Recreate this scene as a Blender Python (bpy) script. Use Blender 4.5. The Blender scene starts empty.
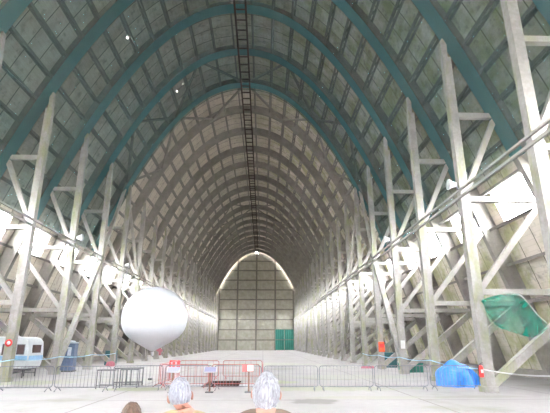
import bpy, bmesh, math, random
from mathutils import Vector, Matrix, noise
R = random.Random(7)
C = bpy.context.scene.collection
PI = math.pi
X0 = -2.2; H = 30.3; BAY = 6.085; Y0 = 32.8; KN = 18; HW = 12.05

# ------------------------------------------------------------------ materials
def nt(name):
    m = bpy.data.materials.new(name); m.use_nodes = True
    t = m.node_tree; b = t.nodes['Principled BSDF']
    return m, t, b
def rgb(c): return (c[0], c[1], c[2], 1)
def simple(name, col, rough=.6, metal=0, var=.12, scale=6, bump=0):
    m, t, b = nt(name)
    tc = t.nodes.new('ShaderNodeTexCoord'); n = t.nodes.new('ShaderNodeTexNoise')
    n.inputs['Scale'].default_value = scale; n.inputs['Detail'].default_value = 4
    t.links.new(tc.outputs['Object'], n.inputs['Vector'])
    r = t.nodes.new('ShaderNodeValToRGB')
    r.color_ramp.elements[0].position = .3; r.color_ramp.elements[1].position = .7
    r.color_ramp.elements[0].color = rgb([c*(1-var) for c in col]); r.color_ramp.elements[1].color = rgb([min(1, c*(1+var)) for c in col])
    t.links.new(n.outputs['Fac'], r.inputs['Fac']); t.links.new(r.outputs['Color'], b.inputs['Base Color'])
    b.inputs['Roughness'].default_value = rough; b.inputs['Metallic'].default_value = metal
    if bump:
        bp = t.nodes.new('ShaderNodeBump'); bp.inputs['Strength'].default_value = bump; bp.inputs['Distance'].default_value = .05
        t.links.new(n.outputs['Fac'], bp.inputs['Height']); t.links.new(bp.outputs['Normal'], b.inputs['Normal'])
    return m
def mixnode(t, fac, a, b_, blend='MIX'):
    x = t.nodes.new('ShaderNodeMix'); x.data_type = 'RGBA'; x.blend_type = blend
    for sock, v in ((x.inputs[0], fac), (x.inputs[6], a), (x.inputs[7], b_)):
        if isinstance(v, (int, float)): sock.default_value = v
        elif isinstance(v, tuple): sock.default_value = v
        else: t.links.new(v, sock)
    return x.outputs[2]
def noisefac(t, vec, scale, lo, hi, detail=4, rough=.6):
    n = t.nodes.new('ShaderNodeTexNoise'); n.inputs['Scale'].default_value = scale; n.inputs['Detail'].default_value = detail
    n.inputs['Roughness'].default_value = rough
    t.links.new(vec, n.inputs['Vector'])
    mr = t.nodes.new('ShaderNodeMapRange'); mr.inputs[1].default_value = lo; mr.inputs[2].default_value = hi
    t.links.new(n.outputs['Fac'], mr.inputs[0]); return mr.outputs[0]
def scaled(t, vec, s):
    mp = t.nodes.new('ShaderNodeMapping'); mp.inputs['Scale'].default_value = s
    t.links.new(vec, mp.inputs['Vector']); return mp.outputs['Vector']

def concrete(name, base, moss, mossamt=.5, dark=(.16,.15,.14)):
    m, t, b = nt(name)
    g = t.nodes.new('ShaderNodeNewGeometry').outputs['Position']
    f1 = noisefac(t, g, .9, .35, .7); f2 = noisefac(t, scaled(t, g, (1.6, 1.6, .5)), 1.1, .48, .66); f3 = noisefac(t, g, 7, .3, .75)
    c = mixnode(t, f1, rgb(base), rgb([x*.72 for x in base]))
    f2m = t.nodes.new('ShaderNodeMath'); f2m.operation = 'MULTIPLY'; f2m.inputs[1].default_value = mossamt
    t.links.new(f2, f2m.inputs[0])
    c = mixnode(t, f2m.outputs[0], c, rgb(moss))
    f3m = t.nodes.new('ShaderNodeMath'); f3m.operation = 'MULTIPLY'; f3m.inputs[1].default_value = .35
    t.links.new(f3, f3m.inputs[0])
    c = mixnode(t, f3m.outputs[0], c, rgb(dark))
    t.links.new(c, b.inputs['Base Color']); b.inputs['Roughness'].default_value = .9
    return m

def panel_mat():
    # precast slabs: u runs along the hangar, v runs round the vault (both in metres)
    m, t, b = nt('vault_slabs')
    uv = t.nodes.new('ShaderNodeUVMap'); uv.uv_map = 'UVMap'
    g = t.nodes.new('ShaderNodeNewGeometry').outputs['Position']
    br = t.nodes.new('ShaderNodeTexBrick')
    br.offset = 0; br.inputs['Scale'].default_value = 1; br.inputs['Brick Width'].default_value = 1.52; br.inputs['Row Height'].default_value = 400
    br.inputs['Mortar Size'].default_value = .035; br.inputs['Mortar Smooth'].default_value = .2; br.inputs['Bias'].default_value = 0
    br.inputs['Color1'].default_value = (.68,.61,.53,1); br.inputs['Color2'].default_value = (.52,.47,.42,1); br.inputs['Mortar'].default_value = (.10,.09,.085,1)
    t.links.new(uv.outputs['UV'], br.inputs['Vector'])
    c = br.outputs['Color']
    bd = t.nodes.new('ShaderNodeTexBrick'); bd.offset = .5
    bd.inputs['Scale'].default_value = 1; bd.inputs['Brick Width'].default_value = 3; bd.inputs['Row Height'].default_value = .3
    bd.inputs['Mortar Size'].default_value = .018; bd.inputs['Color1'].default_value = (1,1,1,1); bd.inputs['Color2'].default_value = (.86,.86,.86,1); bd.inputs['Mortar'].default_value = (.62,.6,.58,1)
    t.links.new(uv.outputs['UV'], bd.inputs['Vector'])
    c = mixnode(t, .35, c, bd.outputs['Color'], 'MULTIPLY')
    # moss is heavier on the right-hand slope
    sx = t.nodes.new('ShaderNodeSeparateXYZ'); t.links.new(g, sx.inputs[0])
    mr = t.nodes.new('ShaderNodeMapRange'); mr.inputs[1].default_value = -6; mr.inputs[2].default_value = 6; mr.inputs[3].default_value = .12; mr.inputs[4].default_value = .75
    t.links.new(sx.outputs[0], mr.inputs[0])
    f = noisefac(t, g, .55, .4, .62)
    mm = t.nodes.new('ShaderNodeMath'); mm.operation = 'MULTIPLY'; t.links.new(f, mm.inputs[0]); t.links.new(mr.outputs[0], mm.inputs[1])
    c = mixnode(t, mm.outputs[0], c, (.30,.31,.13,1))
    f = noisefac(t, g, 1.7, .55, .75)
    mm = t.nodes.new('ShaderNodeMath'); mm.operation = 'MULTIPLY'; mm.inputs[1].default_value = .6; t.links.new(f, mm.inputs[0])
    c = mixnode(t, mm.outputs[0], c, (.12,.11,.105,1))
    t.links.new(c, b.inputs['Base Color']); b.inputs['Roughness'].default_value = .95
    return m

def floor_mat():
    m, t, b = nt('floor_concrete')
    g = t.nodes.new('ShaderNodeNewGeometry').outputs['Position']
    c = mixnode(t, noisefac(t, g, .35, .35, .65), (.43,.40,.395,1), (.35,.325,.32,1))
    c = mixnode(t, noisefac(t, g, 5, .3, .8), c, (.37,.345,.34,1))
    br = t.nodes.new('ShaderNodeTexBrick'); br.offset = 0
    br.inputs['Scale'].default_value = 1; br.inputs['Brick Width'].default_value = 6; br.inputs['Row Height'].default_value = 6
    br.inputs['Mortar Size'].default_value = .035; br.inputs['Color1'].default_value = (1,1,1,1); br.inputs['Color2'].default_value = (.95,.95,.95,1); br.inputs['Mortar'].default_value = (.55,.53,.5,1)
    t.links.new(g, br.inputs['Vector']); c = mixnode(t, 1, c, br.outputs['Color'], 'MULTIPLY')
    # damp and mossy patches
    f = noisefac(t, scaled(t, g, (.22, .2, 1)), 1.0, .56, .66, 5)
    mm = t.nodes.new('ShaderNodeMath'); mm.operation = 'MULTIPLY'; mm.inputs[1].default_value = .55; t.links.new(f, mm.inputs[0])
    c = mixnode(t, mm.outputs[0], c, (.23,.23,.16,1))
    wob = t.nodes.new('ShaderNodeTexNoise'); wob.inputs['Scale'].default_value = 1.6; wob.inputs['Detail'].default_value = 4; t.links.new(g, wob.inputs['Vector'])
    for (x, y, rx, ry, col, a) in FLOOR_STAINS:
        mp = t.nodes.new('ShaderNodeVectorMath'); mp.operation = 'SUBTRACT'; mp.inputs[1].default_value = (x, y, 0); t.links.new(g, mp.inputs[0])
        sc = t.nodes.new('ShaderNodeVectorMath'); sc.operation = 'MULTIPLY'; sc.inputs[1].default_value = (1/rx, 1/ry, 0); t.links.new(mp.outputs[0], sc.inputs[0])
        ln = t.nodes.new('ShaderNodeVectorMath'); ln.operation = 'LENGTH'; t.links.new(sc.outputs[0], ln.inputs[0])
        ad = t.nodes.new('ShaderNodeMath'); ad.operation = 'MULTIPLY_ADD'; ad.inputs[1].default_value = 1.4; t.links.new(wob.outputs['Fac'], ad.inputs[0]); t.links.new(ln.outputs['Value'], ad.inputs[2])
        mr = t.nodes.new('ShaderNodeMapRange'); mr.inputs[1].default_value = 1.75; mr.inputs[2].default_value = 1.35; mr.inputs[3].default_value = 0; mr.inputs[4].default_value = a
        t.links.new(ad.outputs[0], mr.inputs[0]); c = mixnode(t, mr.outputs[0], c, rgb(col))
    t.links.new(c, b.inputs['Base Color']); b.inputs['Roughness'].default_value = .7
    return m
FLOOR_STAINS = [(1.9,17.6,1.1,.9,(.20,.19,.17),.85), (4.2,18.7,3.2,.6,(.36,.35,.27),.7), (3.0,22.5,3.6,1.5,(.34,.35,.24),.75),
  (8.4,18.9,2.6,.5,(.30,.29,.25),.7), (5.5,30,5,2.2,(.37,.38,.30),.6), (-6.0,22.3,1.8,1.0,(.30,.32,.20),.8), (-9.5,27.5,4.5,1.6,(.36,.34,.28),.6),
  (-12.5,26,2.5,1.6,(.33,.34,.22),.7), (.8,26,1.4,1.2,(.36,.40,.22),.7), (-1,48,7,5,(.42,.44,.33),.55), (7.6,22.5,1.6,.7,(.34,.34,.26),.6), (-10.5,19.8,3,.5,(.38,.38,.35),.6), (6,44,3,5,(.40,.40,.33),.55)]

def net_mat(name, col, dens, scale=1.3, lap=False):
    m = bpy.data.materials.new(name); m.use_nodes = True; t = m.node_tree
    for n in list(t.nodes): t.nodes.remove(n)
    o = t.nodes.new('ShaderNodeOutputMaterial'); mx = t.nodes.new('ShaderNodeMixShader')
    tr = t.nodes.new('ShaderNodeBsdfTransparent'); d = t.nodes.new('ShaderNodeBsdfDiffuse'); tl = t.nodes.new('ShaderNodeBsdfTranslucent')
    d.inputs['Color'].default_value = rgb(col); tl.inputs['Color'].default_value = rgb(col)
    m2 = t.nodes.new('ShaderNodeMixShader'); m2.inputs[0].default_value = .3
    t.links.new(d.outputs[0], m2.inputs[1]); t.links.new(tl.outputs[0], m2.inputs[2])
    g = t.nodes.new('ShaderNodeNewGeometry').outputs['Position']
    f = noisefac(t, g, scale, .3, .7)
    mr = t.nodes.new('ShaderNodeMapRange'); mr.inputs[3].default_value = dens[0]; mr.inputs[4].default_value = dens[1]; t.links.new(f, mr.inputs[0])
    fac = mr.outputs[0]
    if lap:  # the strips of net overlap along every arch
        sp = t.nodes.new('ShaderNodeSeparateXYZ'); t.links.new(g, sp.inputs[0])
        def mth(op, a, b_):
            n = t.nodes.new('ShaderNodeMath'); n.operation = op
            for i, q in enumerate((a, b_)):
                if isinstance(q, (int, float)): n.inputs[i].default_value = q
                else: t.links.new(q, n.inputs[i])
            return n.outputs[0]
        u = mth('FRACT', mth('DIVIDE', mth('SUBTRACT', sp.outputs[1], Y0-1.6-BAY*20), BAY), 0)   # 0 .. 1 over a bay
        rise = t.nodes.new('ShaderNodeMapRange'); rise.inputs[1].default_value = .0; rise.inputs[2].default_value = .10; t.links.new(u, rise.inputs[0])
        fall = t.nodes.new('ShaderNodeMapRange'); fall.inputs[1].default_value = .38; fall.inputs[2].default_value = .28; t.links.new(u, fall.inputs[0])
        fac = mth('MAXIMUM', fac, mth('MULTIPLY', mth('MULTIPLY', rise.outputs[0], fall.outputs[0]), mth('ADD', .50, mth('MULTIPLY', fac, .22))))
    t.links.new(fac, mx.inputs[0]); t.links.new(tr.outputs[0], mx.inputs[1]); t.links.new(m2.outputs[0], mx.inputs[2])
    t.links.new(mx.outputs[0], o.inputs[0]); return m
def glass_mat():
    m = bpy.data.materials.new('window_glass'); m.use_nodes = True; t = m.node_tree
    for n in list(t.nodes): t.nodes.remove(n)
    o = t.nodes.new('ShaderNodeOutputMaterial'); mx = t.nodes.new('ShaderNodeMixShader'); mx.inputs[0].default_value = .06
    tr = t.nodes.new('ShaderNodeBsdfTransparent'); gl = t.nodes.new('ShaderNodeBsdfGlossy'); gl.inputs['Roughness'].default_value = .1
    t.links.new(tr.outputs[0], mx.inputs[1]); t.links.new(gl.outputs[0], mx.inputs[2]); t.links.new(mx.outputs[0], o.inputs[0]); return m

M = {}
M['rib'] = concrete('rib_concrete', (.31,.285,.265), (.20,.21,.12), .35)
M['post'] = concrete('post_concrete', (.41,.385,.375), (.28,.29,.15), .75, (.17,.16,.13))
M['strut'] = concrete('strut_concrete', (.45,.42,.40), (.32,.33,.20), .5, (.28,.26,.24))
M['purlin'] = concrete('purlin_concrete', (.28,.255,.24), (.18,.18,.12), .3)
M['slab'] = panel_mat()
M['floor'] = floor_mat()
M['ground'] = simple('outside_ground', (.62,.62,.58), .95, scale=.3)
M['endwall'] = concrete('end_wall_concrete', (.50,.47,.40), (.38,.37,.26), .5, (.3,.28,.24))
M['seam'] = concrete('end_wall_beams', (.24,.22,.19), (.22,.22,.15), .4)
M['rust'] = simple('rusty_steel', (.055,.032,.028), .8, .2, .35, 3)
M['net'] = net_mat('teal_netting', (.15,.325,.35), (.30,.46), lap=True)
M['rope'] = simple('green_rope', (.06,.20,.16), .8)
M['greennet'] = net_mat('green_sheet_netting', (.015,.26,.19), (.4,.85), .8)
M['tarp_green'] = simple('green_tarpaulin', (.02,.17,.13), .6, scale=1)
M['glass'] = glass_mat()
M['steel'] = simple('galvanised_steel', (.2,.2,.23), .5, .3)
M['darksteel'] = simple('dark_steel', (.12,.12,.13), .5, .5)
M['red'] = simple('red_painted_steel', (.40,.11,.11), .5)
M['brightred'] = simple('bright_red', (.75,.04,.04), .4)
M['orange'] = simple('orange_red_box', (.85,.12,.04), .5)
M['white'] = simple('white_paint', (.5,.5,.52), .5, var=.04)
M['balloon'] = simple('white_balloon_fabric', (.60,.60,.64), .28, var=.02, scale=2)
M['pink'] = simple('pink_webbing', (.45,.14,.18), .6)
M['caravan'] = simple('caravan_shell', (.60,.62,.65), .35, var=.03)
M['bluestripe'] = simple('blue_stripe', (.25,.45,.68), .4)
M['pane'] = simple('dark_pane', (.13,.09,.09), .15)
M['rubber'] = simple('black_rubber', (.03,.03,.03), .8)
M['toilet'] = simple('blue_grey_plastic', (.10,.14,.24), .5)
M['toiletpale'] = simple('pale_grey_plastic', (.55,.60,.68), .5)
M['bluetarp'] = simple('blue_tarpaulin', (.045,.24,.78), .38, var=.15, scale=2.5)
M['pit'] = simple('pit_lining', (.05,.028,.024), .9)
M['plate'] = simple('pale_steel_plate', (.46,.52,.58), .4, .2)
M['lilac'] = simple('lilac_sign_face', (.28,.28,.45), .4, scale=30)
M['paper'] = simple('white_notice', (.62,.62,.62), .7, var=.03)
M['brown'] = simple('brown_wood', (.20,.11,.08), .7)
M['bluetape'] = simple('pale_blue_tape', (.35,.60,.78), .5)
M['lens'] = simple('lamp_lens', (.6,.6,.6), .2, var=.02)
M['teal'] = simple('teal_plastic', (.02,.11,.13), .5)
M['skin'] = simple('skin', (.36,.17,.13), .55, var=.08, scale=25)
def hair_mat(name, c0, c1):
    m, t, b = nt(name)
    tc = t.nodes.new('ShaderNodeTexCoord')
    f = noisefac(t, scaled(t, tc.outputs['Object'], (60, 60, 9)), 1, .3, .7)
    t.links.new(mixnode(t, f, rgb(c0), rgb(c1)), b.inputs['Base Color']); b.inputs['Roughness'].default_value = .6; return m
M['hair_grey'] = hair_mat('grey_hair', (.10,.10,.125), (.30,.30,.34))
M['hair_white'] = hair_mat('white_hair', (.12,.115,.13), (.32,.32,.36))
M['hair_brown'] = hair_mat('brown_hair', (.05,.028,.02), (.14,.085,.06))
M['shirt_beige'] = simple('beige_shirt', (.40,.31,.17), .85)
M['shirt_brown'] = simple('brown_jacket', (.17,.12,.09), .9)
M['shirt_dark'] = simple('dark_coat', (.07,.07,.09), .9)
M['trousers'] = simple('dark_trousers', (.06,.07,.10), .9)

# ------------------------------------------------------------------ mesh helpers
class MB:
    def __init__(s): s.v = []; s.f = []; s.mi = []; s.cur = 0; s.smooth = []; s.sm = False
    def add(s, vs, fs):
        o = len(s.v); s.v += [tuple(v) for v in vs]
        for f in fs: s.f.append([i+o for i in f]); s.mi.append(s.cur); s.smooth.append(s.sm)
    def box(s, c, d, rot=None, bev=0):
        cx, cy, cz = c; x, y, z = d[0]/2, d[1]/2, d[2]/2
        if bev:
            bm = bmesh.new(); bmesh.ops.create_cube(bm, size=1)
            for v in bm.verts: v.co = Vector((v.co.x*d[0], v.co.y*d[1], v.co.z*d[2]))
            bmesh.ops.bevel(bm, geom=list(bm.edges), offset=bev, segments=3, affect='EDGES', profile=.5)
            vs = [v.co.copy() for v in bm.verts]; bm.verts.index_update(); fs = [[v.index for v in f.verts] for f in bm.faces]; bm.free()
        else:
            vs = [Vector((a, b, e)) for a in (-x, x) for b in (-y, y) for e in (-z, z)]
            fs = [(0,1,3,2), (4,6,7,5), (0,4,5,1), (2,3,7,6), (0,2,6,4), (1,5,7,3)]
        if rot is not None: vs = [rot @ v for v in vs]
        s.add([(v[0]+cx, v[1]+cy, v[2]+cz) for v in vs], fs); return s
    def bar(s, a, b, w, h=None, up=(0, 1, 0)):
        h = h or w; a = Vector(a); b = Vector(b); d = (b-a).normalized(); u = Vector(up)
        if abs(d.dot(u)) > .95: u = Vector((1, 0, 0))
        sd = d.cross(u).normalized(); u = sd.cross(d)
        vs = [p + sd*(i*w/2) + u*(j*h/2) for p in (a, b) for (i, j) in ((-1,-1), (1,-1), (1,1), (-1,1))]
        s.add(vs, [(0,3,2,1), (4,5,6,7), (0,1,5,4), (1,2,6,5), (2,3,7,6), (3,0,4,7)]); return s
    def tube(s, pts, r, n=8, closed=False):
        pts = [Vector(p) for p in pts]; L = len(pts); vs = []
        rr = r if isinstance(r, (list, tuple)) else [r]*L
        for i, p in enumerate(pts):
            a = pts[(i-1) % L] if (closed or i > 0) else p; b = pts[(i+1) % L] if (closed or i < L-1) else p
            d = (b-a).normalized(); u = Vector((0, 0, 1)) if abs(d.z) < .9 else Vector((0, 1, 0))
            sd = d.cross(u).normalized(); u = sd.cross(d)
            for k in range(n):
                t = 2*PI*k/n; vs.append(p + sd*math.cos(t)*rr[i] + u*math.sin(t)*rr[i])
        fs = []
        for i in range(L if closed else L-1):
            j = (i+1) % L
            for k in range(n): fs.append((i*n+k, i*n+(k+1) % n, j*n+(k+1) % n, j*n+k))
        if not closed: fs += [tuple(range(n-1, -1, -1)), tuple((L-1)*n+k for k in range(n))]
        q = s.sm; s.sm = True; s.add(vs, fs); s.sm = q; return s
    def lathe(s, prof, c=(0, 0, 0), n=32, axis=None):
        vs = []; fs = []
        for (r, z) in prof:
            for k in range(n):
                v = Vector((r*math.cos(2*PI*k/n), r*math.sin(2*PI*k/n), z))
                if axis is not None: v = axis @ v
                vs.append(v + Vector(c))
        for i in range(len(prof)-1):
            for k in range(n): fs.append((i*n+k, i*n+(k+1) % n, (i+1)*n+(k+1) % n, (i+1)*n+k))
        q = s.sm; s.sm = True; s.add(vs, fs); s.sm = q
        return s
    def build(s, name, mats, parent=None, loc=None):
        me = bpy.data.meshes.new(name); me.from_pydata(s.v, [], s.f)
        for m in (mats if isinstance(mats, list) else [mats]): me.materials.append(m)
        for i, p in enumerate(me.polygons): p.material_index = s.mi[i]; p.use_smooth = s.smooth[i]
        bm = bmesh.new(); bm.from_mesh(me); bmesh.ops.recalc_face_normals(bm, faces=bm.faces); bm.to_mesh(me); bm.free()
        me.update()
        o = bpy.data.objects.new(name, me); C.objects.link(o)
        if parent: o.parent = parent
        if loc: o.location = loc
        return o
def thing(name, label, cat, loc=(0, 0, 0), rz=0, group=None):
    o = bpy.data.objects.new(name, None); C.objects.link(o); o.location = loc; o.rotation_euler = (0, 0, rz)
    o.empty_display_size = .2
    return tag(o, label, cat, group)
def tag(o, label, cat, group=None):
    o['label'] = label; o['category'] = cat
    if group: o['group'] = group
    return o
def struct(o, label=None):
    o['kind'] = 'structure'
    if label: o['label'] = label
    return o
def dup(root, loc=None, rz=None, label=None):
    def cp(o, par):
        c = o.copy(); C.objects.link(c)
        if par: c.parent = par
        for ch in KIDS.get(o.name, []): cp(ch, c)
        return c
    r = cp(root, None)
    if loc: r.location = loc
    if rz is not None: r.rotation_euler = (0, 0, rz)
    if label: r['label'] = label
    return r
KIDS = {}
def index_kids():
    KIDS.clear()
    for o in C.objects:
        if o.parent: KIDS.setdefault(o.parent.name, []).append(o)

# ------------------------------------------------------------------ hangar geometry
X0 = -2.2; H = 30.3; BAY = 6.085; Y0 = 32.8; KN = 18; HW = 12.05
def yk(k): return Y0 + BAY*k
def zs(x): return H - .0586*abs(x)**2.142
XE = (H/.0586)**(1/2.142)
# arc length table, from the crown outwards
N = 2000; TAB = [(0, 0)]
for i in range(1, N+1):
    a = XE*1.03*(i-1)/N; b = XE*1.03*i/N
    TAB.append((TAB[-1][0] + math.hypot(b-a, zs(b)-zs(a)), b))
def x_at(s):
    lo, hi = 0, N
    while hi-lo > 1:
        m = (lo+hi)//2
        if TAB[m][0] < s: lo = m
        else: hi = m
    f = (s-TAB[lo][0])/(TAB[hi][0]-TAB[lo][0]); return TAB[lo][1]*(1-f)+TAB[hi][1]*f
def s_at_x(x): 
    i = min(N, int(x/(XE*1.03)*N)); return TAB[i][0]
def s_at_h(h):
    for s, x in TAB:
        if zs(x) <= h: return s
def arc(s, off=0):
    """point on the vault soffit at signed arc length s, moved outward by off -> (x, z) relative to the ridge line"""
    sg = 1 if s >= 0 else -1
    x = x_at(abs(s)); e = .02; x1 = x_at(abs(s)+e); xm = x_at(max(0, abs(s)-e))
    tx, tz = x1-xm, zs(x1)-zs(xm); L = math.hypot(tx, tz); nx, nz = -tz/L, tx/L
    if abs(s) < e: nx, nz = 0, 1
    return (sg*(x+nx*off), zs(x)+nz*off)
SE = s_at_h(0)
YA, YB = -20.0, yk(KN)+.6
S_WT = None
S_WT = s_at_h(10.6); S_WB = S_WT+2.1; NP = 14
ps = [.9+(S_WT-.9)*i/NP for i in range(NP+1)]
purl = ps + [S_WB, S_WB+2.3, S_WB+4.6]
OUT = 1.12

# ---- shell: cells over (profile node, hangar length)
def shell(name, snodes, holes, loc):
    """snodes: list of arc lengths; holes: dict node index -> list of (y0,y1)"""
    v = []; f = []; uvs = []
    def q(s0, s1, y0, y1):
        o = len(v)
        for (s, y) in ((s0, y0), (s1, y0), (s1, y1), (s0, y1)):
            x, z = arc(s, OUT); v.append((x+X0, y, max(z, -.25))); uvs.append((y-Y0, s+150))
        f.append((o, o+1, o+2, o+3))
    for i in range(len(snodes)-1):
        s0, s1 = snodes[i], snodes[i+1]; hs = sorted(holes.get(i, [])); y = YA
        for h in hs:
            q(s0, s1, y, h[0])
            if len(h) > 2:
                sa, sb = s0+(s1-s0)*h[2], s0+(s1-s0)*h[3]; q(s0, sa, h[0], h[1]); q(sb, s1, h[0], h[1])
            y = h[1]
        q(s0, s1, y, YB)
    me = bpy.data.meshes.new(name); me.from_pydata(v, [], f)
    ul = me.uv_layers.new(name='UVMap')
    for p in me.polygons:
        for li in p.loop_indices: ul.data[li].uv = uvs[me.loops[li].vertex_index]
    me.materials.append(M['slab'])
    o = bpy.data.objects.new(name, me); C.objects.link(o)
    md = o.modifiers.new('thick', 'SOLIDIFY'); md.thickness = .14; md.offset = -1 if name != 'x' else 1
    return struct(o)
cn = [-S_WT + i*S_WT/30 for i in range(61)]
ch = {}
def pin(px_s, y, w=.12): # small holes where slab edges have broken away
    i = max(j for j in range(len(cn)-1) if cn[j] <= px_s); ch.setdefault(i, []).append((y, y+w, .4, .55))
pin(-s_at_x(7.9), 30.5, .3); pin(-s_at_x(6.25), 41.8, .35); pin(-s_at_x(6.65), 42.0, .3); pin(-s_at_x(5.9), 41.6, .2); pin(s_at_x(5.6), 44.9, .2)
print('SWT', S_WT)
ceil_ = shell('ceiling', cn, ch, None)
ceil_['label'] = 'curved concrete slab vault between the arches'
wy = [(yk(k)+1.25, yk(k)+BAY-1.15) for k in range(-8, KN)]
walls = {}
for side, sg in (('left', -1), ('right', 1)):
    nodes = [S_WT, S_WB] + [S_WB+ (SE+.3-S_WB)*i/8 for i in range(1, 9)]
    if sg < 0: nn = [-s for s in nodes][::-1]; hidx = len(nn)-2
    else: nn = nodes; hidx = 0
    walls[side] = shell('wall_'+side, nn, {hidx: wy}, None)

# purlins: two slim chords joined by short posts, each running the whole length
def purlin(s, parent):
    mb = MB()
    x1, z1 = arc(s, OUT-.12); x2, z2 = arc(s, OUT-.60)
    mb.bar((x1+X0, YA, z1), (x1+X0, YB, z1), .16, .2, up=(x1-x2, 0, z1-z2))
    mb.bar((x2+X0, YA, z2), (x2+X0, YB, z2), .17, .13, up=(x1-x2, 0, z1-z2))
    y = YA+.5
    while y < YB:
        mb.bar((x1+X0, y, z1), (x2+X0, y, z2), .12, .16); y += BAY/5 if y < 70 else BAY/2
    return mb.build('purlin', M['purlin'], parent)
def sweep_web(s, parent):  # a thin solid web between the chords above the window line
    pass
for s in purl[:-3]:
    purlin(s, ceil_); purlin(-s, ceil_)
for s in purl[-3:]:
    purlin(s, walls['right']); purlin(-s, walls['left'])

# windows
wn = 0
for side, sg in (('left', -1), ('right', 1)):
    for k in range(-8, KN):
        wn += 1
        y0, y1 = yk(k)+1.25, yk(k)+BAY-1.15
        (xa, za), (xb, zb) = arc(sg*S_WT, OUT+.02), arc(sg*S_WB, OUT+.02)
        xa += X0; xb += X0; mb = MB()
        nrm = Vector((za-zb, 0, xb-xa)).normalized()
        for (a, b) in (((xa, y0, za), (xa, y1, za)), ((xb, y0, zb), (xb, y1, zb)), ((xa, y0, za), (xb, y0, zb)), ((xa, y1, za), (xb, y1, zb))):
            mb.bar(a, b, .1, .1, up=nrm)
        for f in (1/3, 2/3):
            ym = y0+(y1-y0)*f; mb.bar((xa, ym, za), (xb, ym, zb), .05, .05, up=nrm)
        w = struct(mb.build('window_%d' % wn, M['purlin']))
        g = MB(); t = Vector((0, 0, 0))
        g.add([(xa, y0, za), (xb, y0, zb), (xb, y1, zb), (xa, y1, za)], [(0, 1, 2, 3)])
        g.build('window_pane', M['glass'], w)

# floor and ground
mb = MB(); e = XE+1.2
PIT = (-3.0, -1.2, 23.3, 27.0)
xs = [X0-e, PIT[0], PIT[1], X0+e]; ysl = [YA, PIT[2], PIT[3], YB+.5]
for i in range(3):
    for j in range(3):
        if (i, j) != (1, 1): mb.add([(xs[i], ysl[j], 0), (xs[i+1], ysl[j], 0), (xs[i+1], ysl[j+1], 0), (xs[i], ysl[j+1], 0)], [(0, 1, 2, 3)])
fl = struct(mb.build('floor', M['floor']), 'pale stained concrete hangar floor')
mb = MB(); a, b, c, d = PIT; dz = -.9
mb.add([(a,c,0), (b,c,0), (b,d,0), (a,d,0), (a,c,dz), (b,c,dz), (b,d,dz), (a,d,dz)], [(0,1,5,4), (1,2,6,5), (2,3,7,6), (3,0,4,7), (4,5,6,7)])
mb.build('pit_lining', M['pit'], fl)
mb = MB(); mb.box((X0, 70, -1.3), (700, 700, .2)); struct(mb.build('ground', M['ground']))
# low kerb where the vault meets the floor
for i, (side, sg) in enumerate((('left', -1), ('right', 1))):
    mb = MB(); mb.box((X0+sg*(XE+.65), (YA+YB)/2, .2), (.5, YB-YA, .5)); struct(mb.build('baseboard_'+side, M['rib']))

# ---- arch frames
def frame_meshes():
    root = thing('arch_frame', 'x', 'arch frame', (X0, 0, 0))
    mb = MB(); n = 44
    secs = []
    for i in range(-n, n+1):
        s = (SE+.35)*i/n; a = arc(s, 0); b = arc(s, OUT); secs.append((a, b))
    vs = []; W = .19
    for a, b in secs:
        vs += [(a[0], -W, a[1]), (a[0], W, a[1]), (b[0], W*.8, b[1]), (b[0], -W*.8, b[1])]
    fs = [(0, 1, 2, 3), tuple(len(vs)-4+j for j in (3, 2, 1, 0))]
    for i in range(len(secs)-1):
        for j in range(4): fs.append((i*4+j, i*4+(j+1) % 4, i*4+4+(j+1) % 4, i*4+4+j))
    mb.add(vs, fs)
    mb.build('rib', M['rib'], root)
    # slim light lip along the soffit
    for sg in (-1, 1):
        c = HW*sg; zt = zs(HW)+.1
        mb = MB(); mb.bar((c, 0, 0), (c, 0, 9), .46, .44); mb.bar((c, 0, 9), (c, 0, zt-1.4), .42, .40); mb.bar((c-sg*.06, 0, zt-1.41), (c-sg*.02, 0, zt-.2), .26, .3); mb.box((c, 0, .12), (.62, .6, .24)); mb.build('post', M['post'], root)
        def rp(h): return sg*(x_at(s_at_h(h))+.1)
        for z in (4.3, 8.8, 13.4):
            mb = MB(); mb.bar((c, 0, z), (rp(z), 0, z), .27, .27); mb.build('strut', M['strut'], root)
        for (z0, z1) in ((.25, 4.2), (4.3, 8.7), (9.1, 13.3)):
            mb = MB(); w = .36 if z0 < 1 else .27; mb.bar((c+sg*.1, 0, z0), (rp(z1), 0, z1), w, w*.9); mb.build('brace', M['post'] if z0 < 1 else M['strut'], root)
    return root
proto = frame_meshes(); index_kids()
ordn = ['', 'first', 'second', 'third', 'fourth', 'fifth', 'sixth', 'seventh', 'eighth', 'ninth', 'tenth']
LAB = {-3: 'nearest concrete arch frame, only its right post showing at the right picture edge',
 -2: 'netted concrete arch frame whose right post holds the red fire extinguisher beside the blue tarpaulin',
 -1: 'netted concrete arch frame whose left post with red round sign stands before the caravan',
 0: 'netted concrete arch frame whose right post carries the white notice',
 1: 'netted concrete arch frame whose right post carries the orange box',
 2: 'concrete arch frame at the far edge of the teal netting'}
for k in range(3, 11): LAB[k] = 'bare grey concrete arch frame, %s beyond the end of the teal netting' % ordn[k-2]
for k in range(11, KN+1):
    n = KN-k+1
    LAB[k] = 'bare grey concrete arch frame, %s' % ('standing right against the far end wall' if n == 1 else '%s counted from the far end wall' % ordn[n])
for k in range(-3, KN+1):
    r = proto if k == -3 else dup(proto)
    r.location = (X0, yk(k), 0); r['label'] = LAB[k]; r['group'] = 'concrete arch frames along the hangar'
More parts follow.
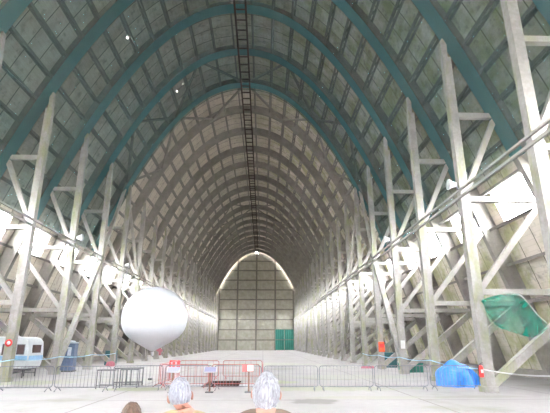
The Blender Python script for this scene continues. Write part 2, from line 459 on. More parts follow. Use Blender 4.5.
# twin rails along the posts
for side, sg in (('left', -1), ('right', 1)):
    mb = MB(); x = X0+sg*(HW-.28)
    mb.bar((x, YA, 8.85), (x, YB, 8.85), .1, .12, up=(0, 0, 1)); mb.bar((x, YA, 9.2), (x, YB, 9.2), .1, .1, up=(0, 0, 1))
    tag(mb.build('longitudinal_rail', M['strut']), 'long twin rail running along the %s-hand posts below the arches' % side, 'rail', 'twin rails along the posts')
# wind bracing around frames 2, 10
for kc, wd in ((2, 'nearer'), (10, 'farther')):
    for side, sg in (('left', -1), ('right', 1)):
        r = thing('wind_brace', '%s set of diagonal wind bracing between arches on the %s-hand side' % (wd, side), 'bracing', (0, 0, 0), 0, 'wind bracing')
        st = s_at_x(HW)
        nodes = [(kc, .01), (1, st*.25), (kc, st*.5), (1, st*.75), (kc, st)]
        for dd in (-1, 1):
            P = [(X0+sg*abs(arc(s, .4)[0]), yk(kc if j % 2 == 0 else kc+dd), arc(s, .4)[1]) for j, (_, s) in enumerate(nodes)]
            for a, b in zip(P[:-1], P[1:]): MB().bar(a, b, .2, .2).build('diagonal', M['rib'], r)
            x = X0+sg*HW
            MB().bar(P[-1], (x, yk(kc+dd), 9.0), .26, .26).build('diagonal', M['strut'], r)
            MB().bar((x, yk(kc+dd), 8.9), (x, yk(kc+2*dd), .2), .36, .34).build('diagonal', M['post'], r)
# ridge catwalk ladder
r = thing('ridge_ladder', 'long rusty ladder-like catwalk hanging under the ridge of the vault', 'catwalk', (X0, YA, H-.3))
L = YB-YA
for sx in (-.48, .48): 
    mb = MB(); mb.bar((sx, 0, 0), (sx, L, 0), .17, .2, up=(0, 0, 1)); mb.bar((sx, 0, .45), (sx, L, .45), .05, .05, up=(0, 0, 1))
    mb.build('side_rail', M['rust'], r)
y = 32.0; cnt = 0; far = MB()
while y < L:
    if cnt < 90: MB().bar((-.48, y, 0), (.48, y, 0), .1, .1, up=(0, 0, 1)).build('rung', M['rust'], r)
    else: far.bar((-.48, y, 0), (.48, y, 0), .1, .1, up=(0, 0, 1))
    cnt += 1; y += 1.35
if far.v: far.build('rung', M['rust'], r)['kind'] = 'stuff'
mb = MB()
for k in range(-3, KN+1):
    for sx in (-.48, .48): mb.bar((sx, yk(k)-YA, 0), (sx, yk(k)-YA, .45), .06, .06)
mb.build('hanger', M['rust'], r)

# ---- netting under the near bays
def net():
    me = bpy.data.meshes.new('safety_net'); v = []; f = []
    ya, yb = yk(-4), yk(2)+.5; ny = 120; nsn = 90; sm = s_at_h(11.0)
    for i in range(ny+1):
        y = ya+(yb-ya)*i/ny; ph = ((y-Y0)/BAY) % 1
        sag = .13*math.sin(PI*ph)**1.0
        for j in range(nsn+1):
            s = -sm+2*sm*j/nsn
            w = .12*abs(noise.noise((y*.5, s*.5, 0)))*min(1, sag*8)
            x, z = arc(s, -.10); z -= sag*.6+w
            v.append((x+X0 - (0.25*sag*(1 if s > 0 else -1))*min(1, abs(s)/8), y, z))
    for i in range(ny):
        for j in range(nsn): a = i*(nsn+1)+j; f.append((a, a+1, a+nsn+2, a+nsn+1))
    me.from_pydata(v, [], f); me.materials.append(M['net'])
    for p in me.polygons: p.use_smooth = True
    o = bpy.data.objects.new('safety_net', me); C.objects.link(o)
    tag(o, 'teal safety netting slung beneath the nearest arches and roof slabs', 'netting')
    mb = MB()
    for k in range(-2, 3):
        for dy in (-.27, ) if k < 2 else (-.27, .5):
            pts = []
            for j in range(61):
                s = -sm+2*sm*j/60; x, z = arc(s, -.07); pts.append((x+X0, yk(k)+dy, z))
            b2 = MB(); b2.tube(pts, .028, 5); b2.build('edge_rope', M['rope'], o)
net()

# ---- far end wall with its panel grid, slits of daylight, green sheeting
YW = yk(KN)+.75
pts = []; xr = XE+.6
def wallz(x):
    ax = abs(x)
    z = zs(ax)
    if ax < .42: return z-.3
    if 6.6 < ax < 12.2: return z+.22
    return z+.75
mb = MB(); n = 240; xs_ = sorted(set([-xr+2*xr*i/n for i in range(n+1)] + [sg*q for sg in (-1, 1) for q in (.41, .43, 6.59, 6.61, 12.19, 12.21)]))
v = []; f = []
for x in xs_:
    z = max(.0, wallz(x)) if abs(x) < XE else 0
    for (yy) in (YW, YW+.35): v += [(x+X0, yy, 0), (x+X0, yy, z)]
for i in range(len(xs_)-1):
    a = i*4; b = a+4
    f += [(a, b, b+1, a+1), (a+2, a+3, b+3, b+2), (a+1, b+1, b+3, a+3), (a, a+2, b+2, b)]
mb.add(v, f); wf = struct(mb.build('wall_far', M['endwall']), 'concrete panelled end wall of the hangar')
# unseen near-end wall, added to cut daylight from behind; opening sized for that
mb = MB(); OX, OZ = 4.0, 5.5; v = []; f = []
xn = sorted(set([x for x in xs_] + [-OX, OX]))
for x in xn:
    z = max(0, zs(x)+.8) if abs(x) < XE else 0
    for yy in (YA, YA+.35): v += [(x+X0, yy, OZ if abs(x) <= OX else 0), (x+X0, yy, z)]
for i in range(len(xn)-1):
    a = i*4; b = a+4; f += [(a, b, b+1, a+1), (a+2, a+3, b+3, b+2), (a, a+2, b+2, b)]
mb.add(v, f); struct(mb.build('wall_near_blocker', M['endwall']), 'unseen end wall behind the viewer, added to cut the daylight')
mb = MB()
for x in (-11.7, -5.95, 0, 5.95, 11.7):
    mb.bar((x+X0, YW-.1, 0), (x+X0, YW-.1, max(1, wallz(x if abs(x) > .1 else .6)-.3)), .5, .3)
for i in range(1, 10):
    z = 3.05*i; xl = 0
    while zs(xl) > z+.9 and xl < 12.0: xl += .05
    if xl > .5: mb.bar((X0-xl, YW-.1, z), (X0+xl, YW-.1, z), .34, .3)
mb.build('grid_beam', M['seam'], wf)
r = thing('green_sheeting', 'green sheeting in panels hung across the lower right of the end wall', 'sheeting', (X0+8.85, YW-.5, 0))
for i in range(2):
    for j in range(2):
        mb = MB(); nn = 16; vs = []; fs = []
        for a in range(nn+1):
            for b in range(2):
                x = -2.85+i*2.9+2.7*a/nn; z = .15+j*3.05+2.95*b; vs.append((x, .05*math.sin(a*1.7+i), z))
        for a in range(nn): fs.append((a*2, a*2+2, a*2+3, a*2+1))
        o2 = mb.add(vs, fs) or mb.build('sheet', M['tarp_green'], r)
        md = o2.modifiers.new('t', 'SOLIDIFY'); md.thickness = .03
mb = MB()
for x in (-2.9, 0, 2.9): mb.bar((x, -.12, 0), (x, -.12, 6.2), .12)
for z in (3.1, 6.2): mb.bar((-2.9, -.12, z), (2.9, -.12, z), .1)
mb.build('sheet_frame', M['seam'], r)

# ---- floodlights on the posts
def floodlight(x, y, sg, lab):
    r = thing('floodlight', lab, 'floodlight', (x, y, 9.55), 0, 'round floodlights on the posts')
    rot = Matrix.Rotation(-sg*PI/2, 3, 'Y') @ Matrix.Rotation(0, 3, 'X')
    MB().lathe([(.02, -.2), (.12, -.19), (.16, 0), (.27, .16), (.27, .2)], n=20, axis=rot).build('housing', M['white'], r)
    MB().lathe([(.26, .19), (.16, .23), (.001, .25)], n=20, axis=rot).build('lens', M['lens'], r)
    MB().bar((sg*.18, 0, -.05), (sg*.35, 0, -.35), .06, .06).build('bracket', M['steel'], r)
floodlight(X0-HW+.55, yk(0)-.1, -1, 'round white floodlight on the left post nearest the blue toilet cabin')
floodlight(X0-HW+.55, yk(2)-.1, -1, 'round white floodlight high on the left post above the balloon')
floodlight(X0+HW-.55, yk(-2)-.1, 1, 'round white floodlight on the right post by the blue tarpaulin')
floodlight(X0+HW-.55, yk(0)-.1, 1, 'round white floodlight on the right post carrying the white notice')

# ---- balloon
bc = Vector((-6.53, 27.8, 3.5)); BR = 1.93
r = thing('helium_balloon', 'large white round helium balloon floating just above the floor', 'balloon', bc)
prof = []
for i in range(49):
    t = PI*i/48; rr = BR*math.sin(t); z = BR*math.cos(t)*.95
    if t > PI*.62:
        u = (t-PI*.62)/(PI*.38); r0 = BR*math.sin(PI*.62); z0 = BR*math.cos(PI*.62)*.95
        rl = r0*(1-u)+.10*u; zl = z0*(1-u)+(-BR-.03)*u; w = .75*math.sin(PI*min(1,u*1.0)/2)
        rr = rr*(1-w)+rl*w; z = z*(1-w)+zl*w
    prof.append((max(rr, .003), z))
MB().lathe(prof, n=64).build('envelope', M['balloon'], r)
mb = MB(); mb.tube([(0, 0, -BR-.02), (.02, 0, -BR-.25)], [.10, .06], 10); mb.build('neck', M['balloon'], r)
mb = MB(); mb.bar((.15, 0, -BR+.25), (.55, 0, -BR-.02), .22, .05); mb.bar((.42, 0, -BR+.18), (.46, 0, -BR-.22), .12, .04); mb.build('harness', M['pink'], r)
mb = MB(); mb.tube([(0, 0, -BR-.2), (0, 0, -bc.z+.15)], .012, 5); mb.build('tether', M['white'], r)
mb = MB(); mb.box((0, 0, -bc.z+.05), (.22, .22, .1), bev=.03); mb.build('ballast', M['darksteel'], r)

# ---- caravan
def caravan():
    r = thing('caravan', 'white touring caravan with blue side stripe parked behind the left posts', 'caravan', (-16.3, 30.2, 0)); r.scale = (1, 1, .97)
    mb = MB(); L, W = 3.7, 2.0
    # side profile extruded across width
    prof = [(-1.85, .55), (1.75, .55), (1.85, .9), (1.88, 1.5), (1.8, 2.2), (1.62, 2.42), (1.3, 2.5), (-1.3, 2.5), (-1.66, 2.4), (-1.85, 2.0), (-1.9, 1.2)]
    n = len(prof); vs = [(x, -W/2, z) for x, z in prof]+[(x, W/2, z) for x, z in prof]
    mb.add(vs, [tuple(range(n)), tuple(range(2*n-1, n-1, -1))]+[(i, (i+1) % n, n+(i+1) % n, n+i) for i in range(n)])
    bd = mb.build('body', M['caravan'], r); md = bd.modifiers.new('b', 'BEVEL'); md.width = .08; md.segments = 3
    mb = MB(); mb.box((-.02, -1.012, 1.2), (3.72, .02, .27)); mb.box((1.9, 0, 1.2), (.02, 1.8, .27)); mb.build('stripe', M['bluestripe'], r)
    for (x, w, h) in ((1.38, .42, .55), (.55, .55, .62), (-.75, 1.3, .62)):
        fr = MB(); fr.box((x, -1.01, 1.72), (w+.08, .03, h+.08), bev=.01); fo = fr.build('window_frame', M['steel'], r)
        MB().box((x, -1.03, 1.72), (w, .02, h), bev=.005).build('pane', M['pane'], fo)
    MB().box((1.87, 0, 1.75), (.03, 1.1, .5)).build('pane', M['pane'], r)
    rot = Matrix.Rotation(PI/2, 3, 'X')
    for sy in (-.9, .9):
        w = MB().lathe([(.001, -.09), (.26, -.09), (.31, -.05), (.31, .05), (.26, .09), (.001, .09)], (-.2, sy, .31), 24, rot).build('wheel', M['rubber'], r)
        MB().lathe([(.001, .0), (.15, 0), (.15, .02), (.001, .02)], (-.2, sy-.1*(1 if sy < 0 else -1), .31), 20, rot).build('hub', M['steel'], w)
    mb = MB(); mb.bar((-1.7, 0, .45), (1.7, 0, .45), .08, .1); 
    for x in (-1.2, 0, .7, 1.5): mb.bar((x, -.8, .5), (x, .8, .5), .06, .08)
    mb.build('chassis', M['darksteel'], r)
    mb = MB()
    for x in (.9, 1.6):
        for y in (-.8, .8): mb.bar((x, y, .5), (x, y, .0), .05)
    mb.bar((.9, -.8, .25), (1.6, -.8, .25), .04); mb.bar((.9, .8, .25), (1.6, .8, .25), .04); mb.bar((.9, -.8, .3), (.9, .8, .3), .04); mb.build('corner_steady', M['darksteel'], r)
caravan()
# ---- portable toilet
r = thing('portable_toilet', 'dark blue portable toilet cabin standing behind the second left post', 'portable toilet', (-14.8, 36.0, 0), .15)
MB().box((0, 0, 1.05), (1.1, 1.1, 1.95), bev=.04).build('cabin', M['toilet'], r)
mb = MB(); mb.box((0, 0, 2.08), (1.18, 1.18, .1), bev=.03); mb.lathe([(.5, 2.12), (.4, 2.22), (.001, 2.27)], n=4); mb.build('roof', M['toiletpale'], r)
d_ = MB().box((0, -.57, 1.0), (.8, .04, 1.8), bev=.01).build('door', M['toilet'], r); MB().box((.3, -.6, 1.0), (.06, .04, .18)).build('latch', M['steel'], d_)
MB().box((.22, -.58, 1.45), (.26, .05, .6), bev=.01).build('notice_panel', M['toiletpale'], r)
MB().box((0, 0, .05), (1.2, 1.2, .1)).build('skid', M['darksteel'], r)

# ---- blue tarpaulin heap
def heap(name, label, loc, rx, ry, h, mat, seed, cat='tarpaulin', peak=False):
    bm = bmesh.new(); bmesh.ops.create_icosphere(bm, subdivisions=5, radius=1)
    for v in bm.verts:
        p = v.co.copy(); a = math.atan2(p.y, p.x); q = max(0, p.z)
        base = 1+.14*noise.noise((p.x*1.3+seed, p.y*1.3, p.z))
        fold = .07*abs(math.sin(a*6+3*noise.noise((p.x, p.y, seed))))*(1-q)+.06*abs(noise.noise((p.x*4, p.y*4, p.z*4+seed)))
        rr = (math.hypot(p.x, p.y))**.8*(base-fold)
        top = q**.62*(1-.12*noise.noise((p.x*2+seed, p.y*2, 1))) - .1*abs(noise.noise((p.x*3, p.y*3+seed, 5)))*q
        if peak: top *= (.84+.22*math.exp(-((p.x+.15)**2+p.y**2)/.18)) ; rr *= 1+.10*math.sin(a*9)*(1-q)
        v.co = Vector((math.cos(a)*rr*rx, math.sin(a)*rr*ry, max(.0, top*h) if p.z > 0 else 0))
    me = bpy.data.meshes.new(name); bm.to_mesh(me); bm.free(); me.materials.append(mat)
    o = bpy.data.objects.new(name, me); C.objects.link(o); o.location = loc
    return tag(o, label, cat)
heap('blue_tarpaulin', 'bright blue tarpaulin draped over a low heap beside the right-hand post', (9.75, 23.6, 0), 1.08, .9, 1.15, M['bluetarp'], 3, peak=True)

# ---- crowd barriers
def barrier(mat, label, name='crowd_barrier', w=2.4, h=1.05, nb=14):
    r = thing(name, label, 'barrier', (0, 0, 0))
    mb = MB(); z0 = .18; cr = .12; pts = []
    for (cx, cz, a0) in ((w/2-cr, h-cr, 0), (-w/2+cr, h-cr, 90), (-w/2+cr, z0+cr, 180), (w/2-cr, z0+cr, 270)):
        for a in (0, 30, 60, 90): pts.append((cx+cr*math.cos(math.radians(a0+a)), 0, cz+cr*math.sin(math.radians(a0+a))))
    mb.tube(pts, .019, 6, closed=True); mb.build('frame_tube', mat, r)
    for i in range(nb):
        x = -w/2+w*(i+1)/(nb+1); MB().tube([(x, 0, z0), (x, 0, h)], .0085, 5).build('upright_bar', mat, r)
    for x in (-w/2+.16, w/2-.16):
        MB().tube([(x-.02, -.3, .02), (x, -.2, .1), (x, 0, z0), (x, .2, .1), (x+.02, .3, .02)], .018, 6).build('foot', mat, r)
    return r
gb = barrier(M['steel'], 'x'); index_kids()
def px2x(px, fwd): return (px-275)*fwd/445
def place_row():
    global gb
    segs = [(-58, -2, 21.2, 21.2, 'galvanised crowd barrier at the far left picture edge, in front of the caravan'),
     (-1, 55, 21.2, 21.25, 'galvanised crowd barrier in front of the post with the round red sign'),
     (56, 111, 21.25, 21.3, 'galvanised crowd barrier in front of the blue portable toilet'),
     (113, 163, 21.4, 21.9, 'galvanised crowd barrier in front of the dark trestles'),
     (165, 213, 21.9, 21.7, 'galvanised crowd barrier between the left and middle lecterns'),
     (214, 262, 21.7, 21.3, 'galvanised crowd barrier between the middle and right lecterns'),
     (264, 319, 21.3, 21.3, 'galvanised crowd barrier just right of the right-hand lectern'),
     (320, 375, 21.3, 21.3, 'galvanised crowd barrier in the open middle of the floor, right of the white-haired man'),
     (376, 431, 21.3, 21.4, 'galvanised crowd barrier with its right end just before the blue tarpaulin'),
     (433, 484, 21.4, 21.6, 'galvanised crowd barrier standing directly in front of the blue tarpaulin')]
    for i, (a, b, ya, yb_, lab) in enumerate(segs):
        def wx(px, y):
            fwd = y*.956-.59; return (px-263)*fwd/445
        A = Vector((wx(a, ya), ya, 0)); B = Vector((wx(b, yb_), yb_, 0)); m = (A+B)/2; ang = math.atan2(B.y-A.y, B.x-A.x)
        o = gb if i == 0 else dup(gb)
        o.location = m; o.rotation_euler = (0, 0, ang); o.scale = ((B-A).length/2.44, 1, 1)
        o['label'] = lab; o['group'] = 'galvanised crowd barriers across the hall'
place_row()
rb = barrier(M['red'], 'x', 'pit_barrier', 2.3, 1.05, 6); index_kids()
RB = [(-3.75, 22.9, 0, 'red tubular barrier along the left half of the near edge of the pit'),
 (-1.3, 22.9, 0, 'red tubular barrier along the right half of the near edge of the pit'),
 (-5.0, 24.2, PI/2, 'red tubular barrier turned end-on closing the left side of the pit, nearer one'),
 (-5.0, 26.7, PI/2, 'red tubular barrier turned end-on closing the left side of the pit, farther one'),
 (0, 24.3, PI/2, 'red tubular barrier turned end-on closing the right side of the pit, nearer one'),
 (0, 26.8, PI/2, 'red tubular barrier turned end-on closing the right side of the pit, farther one'),
 (-3.75, 28.0, 0, 'red tubular barrier at the left of the far edge of the pit enclosure'),
 (-1.2, 28.1, 0, 'red tubular barrier at the right of the far edge of the pit enclosure')]
for i, (x, y, a, lab) in enumerate(RB):
    o = rb if i == 0 else dup(rb)
    o.location = (x, y, 0); o.rotation_euler = (0, 0, a); o['label'] = lab; o['group'] = 'red barriers around the pit'
# steel plates beside the pit
for x0, x1, lab in ((-4.75, -3.05, 'pale steel plate lying on the floor left of the pit'), (-1.15, -.3, 'pale steel plate lying on the floor right of the pit')):
    tag(MB().box(((x0+x1)/2, 24.3, .02), (x1-x0, 1.7, .04)).build('steel_plate', M['plate']), lab, 'plate', 'steel plates by the pit')
# red striped panel on the red barriers
r = thing('warning_panel', 'bright red panel with white stripes leaning behind the red barriers', 'panel', (-5.3, 28.5, 0))
mb = MB(); mb.box((0, 0, .75), (.62, .05, .6), bev=.01); mb.build('board', M['brightred'], r)
mb = MB()
for x in (-.16, .08): mb.box((x, -.032, .75), (.08, .012, .42))
mb.build('white_stripe', M['white'], r)
mb = MB(); 
for x in (-.25, .25): mb.bar((x, 0, 0), (x, 0, .5), .05)
mb.build('stand', M['red'], r)

# ---- lecterns
def lectern(px, y, lab, kind):
    fwd = y*.956-.59; x = (px-263)*fwd/445
    r = thing('information_lectern', lab, 'lectern', (x, y, 0), 0, 'information lecterns before the pit')
    MB().bar((0, 0, 0), (0, 0, .86), .07, .07).build('post', M['brown'], r)
    MB().box((0, 0, .02), (.34, .34, .04)).build('base', M['darksteel'], r)
    if kind == 'flat':
        rot = Matrix.Rotation(.6, 3, 'X'); bd = MB().box((0, 0, .92), (.56, .36, .03), rot, .008).build('board', M['white'], r)
        MB().box((0, -.012, .94), (.50, .30, .008), rot).build('printed_face', M['lilac'], bd)
    else:
        bd = MB().box((-.05, .02, .98), (.5, .03, .3), bev=.006).build('board', M['red'], r); MB().box((.06, -.01, .99), (.26, .012, .26)).build('paper', M['paper'], bd)
lectern(173, 20.75, 'lilac-topped information lectern farthest left, right above the grey-haired man', 'flat')
lectern(210, 20.75, 'information lectern with tilted lilac board before the dark pit', 'flat')
lectern(249, 20.75, 'information lectern with an upright white paper on its board', 'paper')
# ---- trestles
tr = thing('tubular_trestle', 'x', 'trestle', (0, 0, 0))
mb = MB(); w, d, h = .8, .5, .82
for x in (-w/2, w/2):
    for y in (-d/2, d/2): MB().tube([(x, y, 0), (x, y, h)], .02, 6).build('leg', M['darksteel'], tr)
mb.tube([(-w/2, -d/2, h), (w/2, -d/2, h), (w/2, d/2, h), (-w/2, d/2, h)], .022, 6, True); mb.box((0, 0, h+.012), (w+.08, d+.04, .02)); mb.build('top_frame', M['darksteel'], tr)
mb = MB(); mb.tube([(-w/2, -d/2, .14), (w/2, -d/2, .14)], .015, 5); mb.tube([(-w/2, d/2, .14), (w/2, d/2, .14)], .015, 5); mb.build('stretcher', M['darksteel'], tr)
index_kids()
for i, (x, y, lab) in enumerate(((-7.35, 22.7, 'dark tubular trestle, leftmost of the row behind the grey barriers'), (-6.4, 23.1, 'dark tubular trestle second from the left, behind the grey barriers'),
   (-5.9+.35-.0, 23.75, 'dark tubular trestle farthest right of the row'), (-7.1, 24.3, 'dark tubular trestle standing at the back of the row'))):
    o = tr if i == 0 else dup(tr)
    o.location = (x if i != 2 else -6.55, y if i != 2 else 24.5, 0)
    o.rotation_euler = (0, 0, .1*i); o['label'] = lab; o['group'] = 'dark trestles behind the barriers'

# ---- things on the posts
def on_post(sg, k): return X0+sg*HW, yk(k)-.23
x, y = on_post(-1, -1)
r = thing('round_sign', 'round red sign with white centre fixed to the left post before the caravan', 'sign', (x, y-.02, 2.05))
rot = Matrix.Rotation(PI/2, 3, 'X')
MB().lathe([(.001, -.012), (.2, -.012), (.2, .012), (.001, .012)], n=24, axis=rot).build('disc', M['brightred'], r)
MB().lathe([(.001, .0), (.1, 0), (.1, .02), (.001, .02)], n=24, axis=rot).build('centre', M['paper'], r)
x, y = on_post(1, 0)
tag(MB().box((x, y-.02, 1.95), (.3, .03, .55), bev=.005).build('white_notice', M['paper']), 'white notice fixed to a right-hand post behind the barriers', 'notice')
x, y = on_post(1, 1)
r = thing('orange_box', 'orange-red equipment box hung on a right-hand post', 'box', (x, y-.12, 1.75))
MB().box((0, 0, 0), (.5, .2, .8), bev=.04).build('case', M['orange'], r); MB().box((0, -.11, .1), (.34, .02, .3), bev=.005).build('lid', M['brightred'], r)
x, y = on_post(1, -2)
def extinguisher(x, y, z, lab):
    r = thing('fire_extinguisher', lab, 'fire extinguisher', (x, y, z))
    MB().lathe([(.001, 0), (.085, 0), (.1, .03), (.1, .4), (.07, .47), (.03, .5)], n=20).build('cylinder', M['brightred'], r)
    mb = MB(); mb.tube([(0, 0, .49), (0, 0, .56)], .025, 8); mb.bar((-.02, 0, .56), (.11, 0, .6), .03, .02); mb.bar((-.02, 0, .53), (.1, 0, .53), .03, .02); mb.build('valve', M['darksteel'], r)
    MB().tube([(0, -.02, .54), (-.09, -.03, .5), (-.125, -.02, .35), (-.12, -.02, .12)], .013, 6).build('hose', M['rubber'], r)
    MB().box((0, -.097, .25), (.1, .012, .14)).build('label_plate', M['paper'], r)
extinguisher(x-.34, y-.0, .62, 'red fire extinguisher hung on the right post beside the blue tarpaulin')
x, y = on_post(-1, 2)
tag(heap('pink_bundle', 'x', (x+.1, y-.6, 0), .45, .35, .45, M['pink'], 9), 'small pink cloth bundle at the foot of a left-hand post', 'bundle')
x, y = on_post(1, 1)
tag(heap('pink_bundle', 'x', (x-.9, y+1.4, 0), .6, .3, .22, M['pink'], 11), 'low pink cloth bundle on the floor near the orange box', 'bundle')
# tapes
def tape(pts, mat, lab):
    mb = MB(); P = []
    for a, b in zip(pts[:-1], pts[1:]):
        for i in range(10):
            t = i/10; P.append(Vector(a).lerp(Vector(b), t) - Vector((0, 0, .1*math.sin(PI*t))))
    P.append(Vector(pts[-1]))
    vs = []; fs = []
    for i, p in enumerate(P):
        vs += [p+Vector((0, 0, -.025)), p+Vector((0, 0, .025)), p+Vector((.006, 0, .025)), p+Vector((.006, 0, -.025))]
    for i in range(len(P)-1):
        for j in range(4): fs.append((i*4+j, i*4+(j+1) % 4, i*4+4+(j+1) % 4, i*4+4+j))
    mb.add(vs, fs); return tag(mb.build('barrier_tape', mat), lab, 'tape', 'tapes strung between posts')
xl = X0-HW+.25; xr_ = X0+HW-.25
tape([(xl, yk(k), 1.15) for k in (-2, -1, 0, 1, 2)], M['bluetape'], 'pale blue tape strung along the left-hand posts before the caravan and toilet')
tape([(xr_, yk(k), z) for k, z in ((-3, 1.05), (-2, .95))], M['paper'], 'white tape running from the extinguisher post off the right picture edge')
tape([(xr_, yk(k), z) for k, z in ((-2, .95), (-1, 1.1), (0, 1.1), (1, 1.1), (2, 1.1))], M['bluetape'], 'pale blue tape strung along the right-hand posts behind the blue tarpaulin')
# clutter behind the right posts
def crate(x, y, s, mat, lab, rz=0):
    r = thing('plastic_crate', lab, 'crate', (x, y, 0), rz, 'crates behind the right-hand posts')
    a, b, c = s
    mb = MB(); t = .04
    mb.box((0, 0, .04), (a, b, .04))
    for sx in (-1, 1): mb.box((sx*(a/2-t/2), 0, c/2), (t, b, c))
    for sy in (-1, 1): mb.box((0, sy*(b/2-t/2), c/2), (a-2*t, t, c))
    mb.build('tub', mat, r); MB().box((0, 0, c+.03), (a+.05, b+.05, .06), bev=.015).build('lid', M['teal'], r)
crate(10.9, 34.6, (1.5, 1.0, .6), M['tarp_green'], 'low dark green crate behind the post with the white notice', .2)
crate(11.2, 41.5, (1.2, .9, 1.2), M['teal'], 'teal crate behind the post with the orange box', -.1)
crate(-14.9, 46.5, (.9, .9, 1.3), M['teal'], 'teal crate behind the left posts near the balloon', 0)

# ---- sagging green net on the right
def hang_net():
    top = [(9.94, 20.35, 3.93), (10.61, 20.2, 4.14), (11.18, 19.6, 4.12), (10.67, 18, 3.56), (9.98, 16.4, 3.03), (9.34, 14.9, 2.65)]
    bot = [(9.9, 20.3, 3.84), (9.87, 20, 3.38), (9.85, 19.2, 2.72), (9.9, 18, 2.38), (9.7, 16.5, 2.2), (9.31, 14.9, 2.5)]
    def samp(P, t):
        q = t*(len(P)-1); i = min(len(P)-2, int(q)); f = q-i
        p0 = Vector(P[max(0, i-1)]); p1 = Vector(P[i]); p2 = Vector(P[i+1]); p3 = Vector(P[min(len(P)-1, i+2)])
        return .5*((2*p1)+(p2-p0)*f+(2*p0-5*p1+4*p2-p3)*f*f+(3*p1-p0-3*p2+p3)*f**3)
    mb = MB(); mb.sm = True; A, B = 40, 14; vs = []; fs = []
    for i in range(A+1):
        for j in range(B+1):
            t, u = i/A, j/B; p = samp(top, t).lerp(samp(bot, t), u)
            p.z -= .12*math.sin(PI*u)*math.sin(PI*t) + .06*math.sin(u*14+t*4)*math.sin(PI*t); p.y += .08*math.sin(u*11)
            vs.append(p)
    for i in range(A):
        for j in range(B): a = i*(B+1)+j; fs.append((a, a+1, a+B+2, a+B+1))
    mb.add(vs, fs); o = mb.build('sagging_net', M['greennet'])
    tag(o, 'bright green netting sagging between two right-hand posts above the tape', 'netting')
    MB().tube([samp(top, i/30) for i in range(31)], .02, 6).build('hem_rope', M['strut'], o)
hang_net()

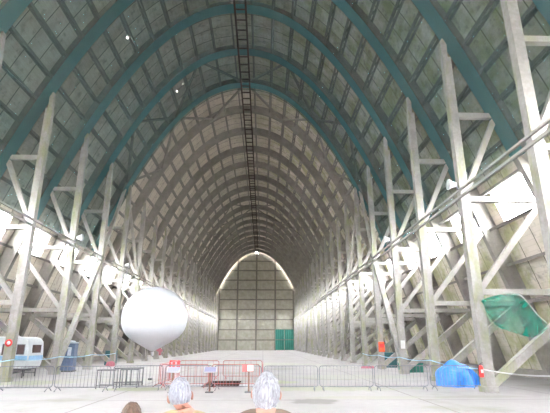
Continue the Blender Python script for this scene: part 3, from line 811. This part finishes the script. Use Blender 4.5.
# ------------------------------------------------------------------ people
def skin_obj(name, verts, edges, radii, mat, parent, root=0, sub=2):
    me = bpy.data.meshes.new(name); me.from_pydata(verts, edges, []); me.materials.append(mat)
    o = bpy.data.objects.new(name, me); C.objects.link(o); o.parent = parent
    sk = o.modifiers.new('skin', 'SKIN'); sk.use_smooth_shade = True
    if not me.skin_vertices: me.attributes  # layer comes with the modifier
    for i, r_ in enumerate(radii):
        sv = me.skin_vertices[0].data[i]; sv.radius = (r_, r_) if not isinstance(r_, tuple) else r_; sv.use_root = (i == root)
    ss = o.modifiers.new('sub', 'SUBSURF'); ss.levels = sub; ss.render_levels = sub
    return o
def person(loc, h, rz, label, hair, shirt, tilt=0, hairlen=0, headw=1.0, lean=0.0):
    r = thing('person', label, 'person', loc, rz, 'onlookers in the foreground')
    k = h/1.76; V = []; E = []; RD = []
    def v(x, y, z, rad, link=None):
        if z > 1.25 and z < 1.52: z += .045; x += lean*(z-1.0)*2
        V.append((x*k, y*k, z*k)); RD.append(rad*k if not isinstance(rad, tuple) else (rad[0]*k, rad[1]*k)); i = len(V)-1
        if link is not None: E.append((link, i))
        return i
    pel = v(0, 0, .95, (.15, .11)); wa = v(0, 0, 1.10, (.14, .10), pel); ch_ = v(0, 0, 1.30, (.16, .11), wa); up = v(0, 0, 1.42, (.10, .08), ch_)
    nk = v(0, .01, 1.50, .058, up); nk2 = v(0, .02, 1.57, .055, nk)
    hands = []
    for s in (-1, 1):
        sh = v(s*.18, 0, 1.41, .058, up); el = v(s*.235, -.03, 1.14, .042, sh); wr = v(s*.25, .03, .89, .028, el)
        pm = v(s*.25, .045, .82, .034, wr)
        for f, dy, ln in ((0, -.025, .07), (1, -.008, .08), (2, .01, .075), (3, .027, .06)):
            a = v(s*(.252), .045+dy, .775, .0095, pm); b = v(s*(.247), .05+dy, .775-ln*.55, .009, a); v(s*(.238), .055+dy, .775-ln, .008, b)
        a = v(s*.243, .085, .80, .011, pm); v(s*.235, .10, .765, .010, a)
        hp = v(s*.095, 0, .88, .088, pel); kn = v(s*.11, .015, .49, .058, hp); an = v(s*.115, -.01, .09, .038, kn); v(s*.12, .12, .035, .035, an)
    body = skin_obj('body', V, E, RD, M['skin'], r)
    # head joined into the body mesh as the same skin object's own sculpted piece
    bm = bmesh.new(); bmesh.ops.create_uvsphere(bm, u_segments=32, v_segments=24, radius=1)
    hc = Vector((0, .03, 1.645))*1
    for q in bm.verts:
        p = q.co; x, y, z = p.x*.075*headw, p.y*.095, p.z*.115
        if z < 0: x *= 1-.25*(-z/.115)**1.5; y = y*(1-.12*(-z/.115)) + (.012*(-z/.115))
        if p.y > .6: # face: brow, nose, mouth
            fx = abs(x); nz = z
            y += .022*math.exp(-(fx/.012)**2)*math.exp(-((nz+.02)/.022)**2)
            y += .006*math.exp(-(fx/.03)**2)*math.exp(-((nz+.058)/.009)**2)
            y -= .008*math.exp(-((fx-.03)/.014)**2)*math.exp(-((nz-.004)/.012)**2)
        q.co = Vector((x, y, z))
    for s in (-1, 1):
        e = bmesh.ops.create_icosphere(bm, subdivisions=3, radius=1)['verts']
        for q in e: q.co = Vector((s*(.078*headw+.006)+q.co.x*.009+s*.012*max(0, -q.co.y), -.004+q.co.y*.019, -.012+q.co.z*.033))
    for f in bm.faces: f.smooth = True
    me = bpy.data.meshes.new('head'); bm.to_mesh(me); bm.free(); me.materials.append(M['skin'])
    rt = Matrix.Rotation(tilt, 4, 'Y')
    me.transform(Matrix.Translation(hc*k) @ rt @ Matrix.Scale(k, 4))
    hd = bpy.data.objects.new('head', me); C.objects.link(hd); hd.parent = r
    for s in (-1, 1):
        ey = MB().lathe([(.001, -.011), (.008, -.008), (.0115, 0), (.008, .008), (.001, .011)], n=12)
        eo = ey.build('eye', M['white'], hd); eo.data.transform(Matrix.Translation(hc*k) @ rt @ Matrix.Scale(k, 4) @ Matrix.Translation((s*.03, .083, .004)))
    # hair: shell over crown, sides and back
    bm = bmesh.new(); bmesh.ops.create_icosphere(bm, subdivisions=6, radius=1)
    kill = []
    for q in bm.verts:
        p = q.co.copy(); low = -.42-hairlen
        if p.y > .15: low = .25+.5*(p.y-.15)
        elif p.y > -.25: low = -.42+(.67)*(p.y+.25)/.4 - hairlen*.6
        if p.z < low: kill.append(q); continue
        n_ = noise.noise((p.x*5, p.y*5, p.z*2.5))*.05 + noise.noise((p.x*22, p.y*22, p.z*6))*.035
        edge = min(1, (p.z-low)/.25); g = (1.045+.075*edge)+n_*edge
        x, y, z = p.x*.078*headw*g, p.y*.100*g-.004, p.z*.118*g
        if z < 0 and hairlen < .1: x *= 1-.2*(-z/.115)**1.3; y *= 1-.05*(-z/.115)
        if hairlen > .4: x *= 1-.16*max(0, p.z)**1.5; x += .006*noise.noise((p.x*9, p.y*9, p.z*9)); z += .012*max(0, p.z)**6
        q.co = Vector((x, y, z))
    bmesh.ops.delete(bm, geom=kill, context='VERTS')
    for f in bm.faces: f.smooth = True
    me = bpy.data.meshes.new('hair'); bm.to_mesh(me); bm.free(); me.materials.append(hair)
    me.transform(Matrix.Translation(hc*k) @ rt @ Matrix.Scale(k, 4))
    ho = bpy.data.objects.new('hair', me); C.objects.link(ho); ho.parent = r
    # clothes
    V, E, RD = [], [], []
    pel = v(0, 0, .92, (.175, .135)); wa = v(0, 0, 1.10, (.17, .125), pel); ch_ = v(0, 0, 1.30, (.185, .13), wa); up = v(0, 0, 1.425, (.12, .095), ch_); v(0, .0, 1.515, .082, up)
    for s in (-1, 1):
        sh = v(s*.185, 0, 1.415, .075, up); el = v(s*.24, -.03, 1.14, .058, sh); v(s*.253, .02, .93, .045, el)
    skin_obj('shirt', V, E, RD, shirt, r)
    V, E, RD = [], [], []
    pel = v(0, 0, .97, (.165, .125))
    for s in (-1, 1):
        hp = v(s*.1, 0, .86, .105, pel); kn = v(s*.11, .01, .49, .078, hp); v(s*.115, -.01, .1, .062, kn)
    skin_obj('trousers', V, E, RD, M['trousers'], r)
    for s in (-1, 1):
        MB().box((s*.118*k, .05*k, .045), (.1*k, .28*k, .09), bev=.03).build('shoe', M['rubber'], r)
person((-.625, 3.66, 0), 1.755, .12, 'grey-haired man in a beige shirt seen from behind, left of centre', M['hair_grey'], M['shirt_beige'], -.14, lean=.04)
person((.025, 3.42, 0), 1.80, -.06, 'white-haired man in a brown jacket seen from behind, below the end wall', M['hair_white'], M['shirt_brown'], .04, .55, 1.12)
person((-1.0, 3.72, 0), 1.575, .1, 'brown-haired person whose crown just shows at the bottom picture edge', M['hair_brown'], M['shirt_dark'], .0, .35, 1.0)

# ------------------------------------------------------------------ light, camera
w = bpy.data.worlds.new('World'); bpy.context.scene.world = w; w.use_nodes = True
bg = w.node_tree.nodes['Background']; bg.inputs['Color'].default_value = (.93, .96, 1, 1); bg.inputs['Strength'].default_value = 54.0
cam = bpy.data.cameras.new('Camera'); cam.lens = 445/550*36; cam.sensor_width = 36; cam.clip_end = 1000; cam.clip_start = .05
co = bpy.data.objects.new('Camera', cam); C.objects.link(co); co.location = (0, 0, 2.02)
co.rotation_euler = (math.radians(90+17.11), 0, math.radians(-1.477))
sc = bpy.context.scene; sc.camera = co
sc.view_settings.view_transform = 'Standard'; sc.view_settings.look = 'None'; sc.view_settings.gamma = 1; sc.view_settings.use_curve_mapping = False
sc.view_settings.exposure = .8
sc.cycles.max_bounces = 10; sc.cycles.diffuse_bounces = 6; sc.cycles.transparent_max_bounces = 24
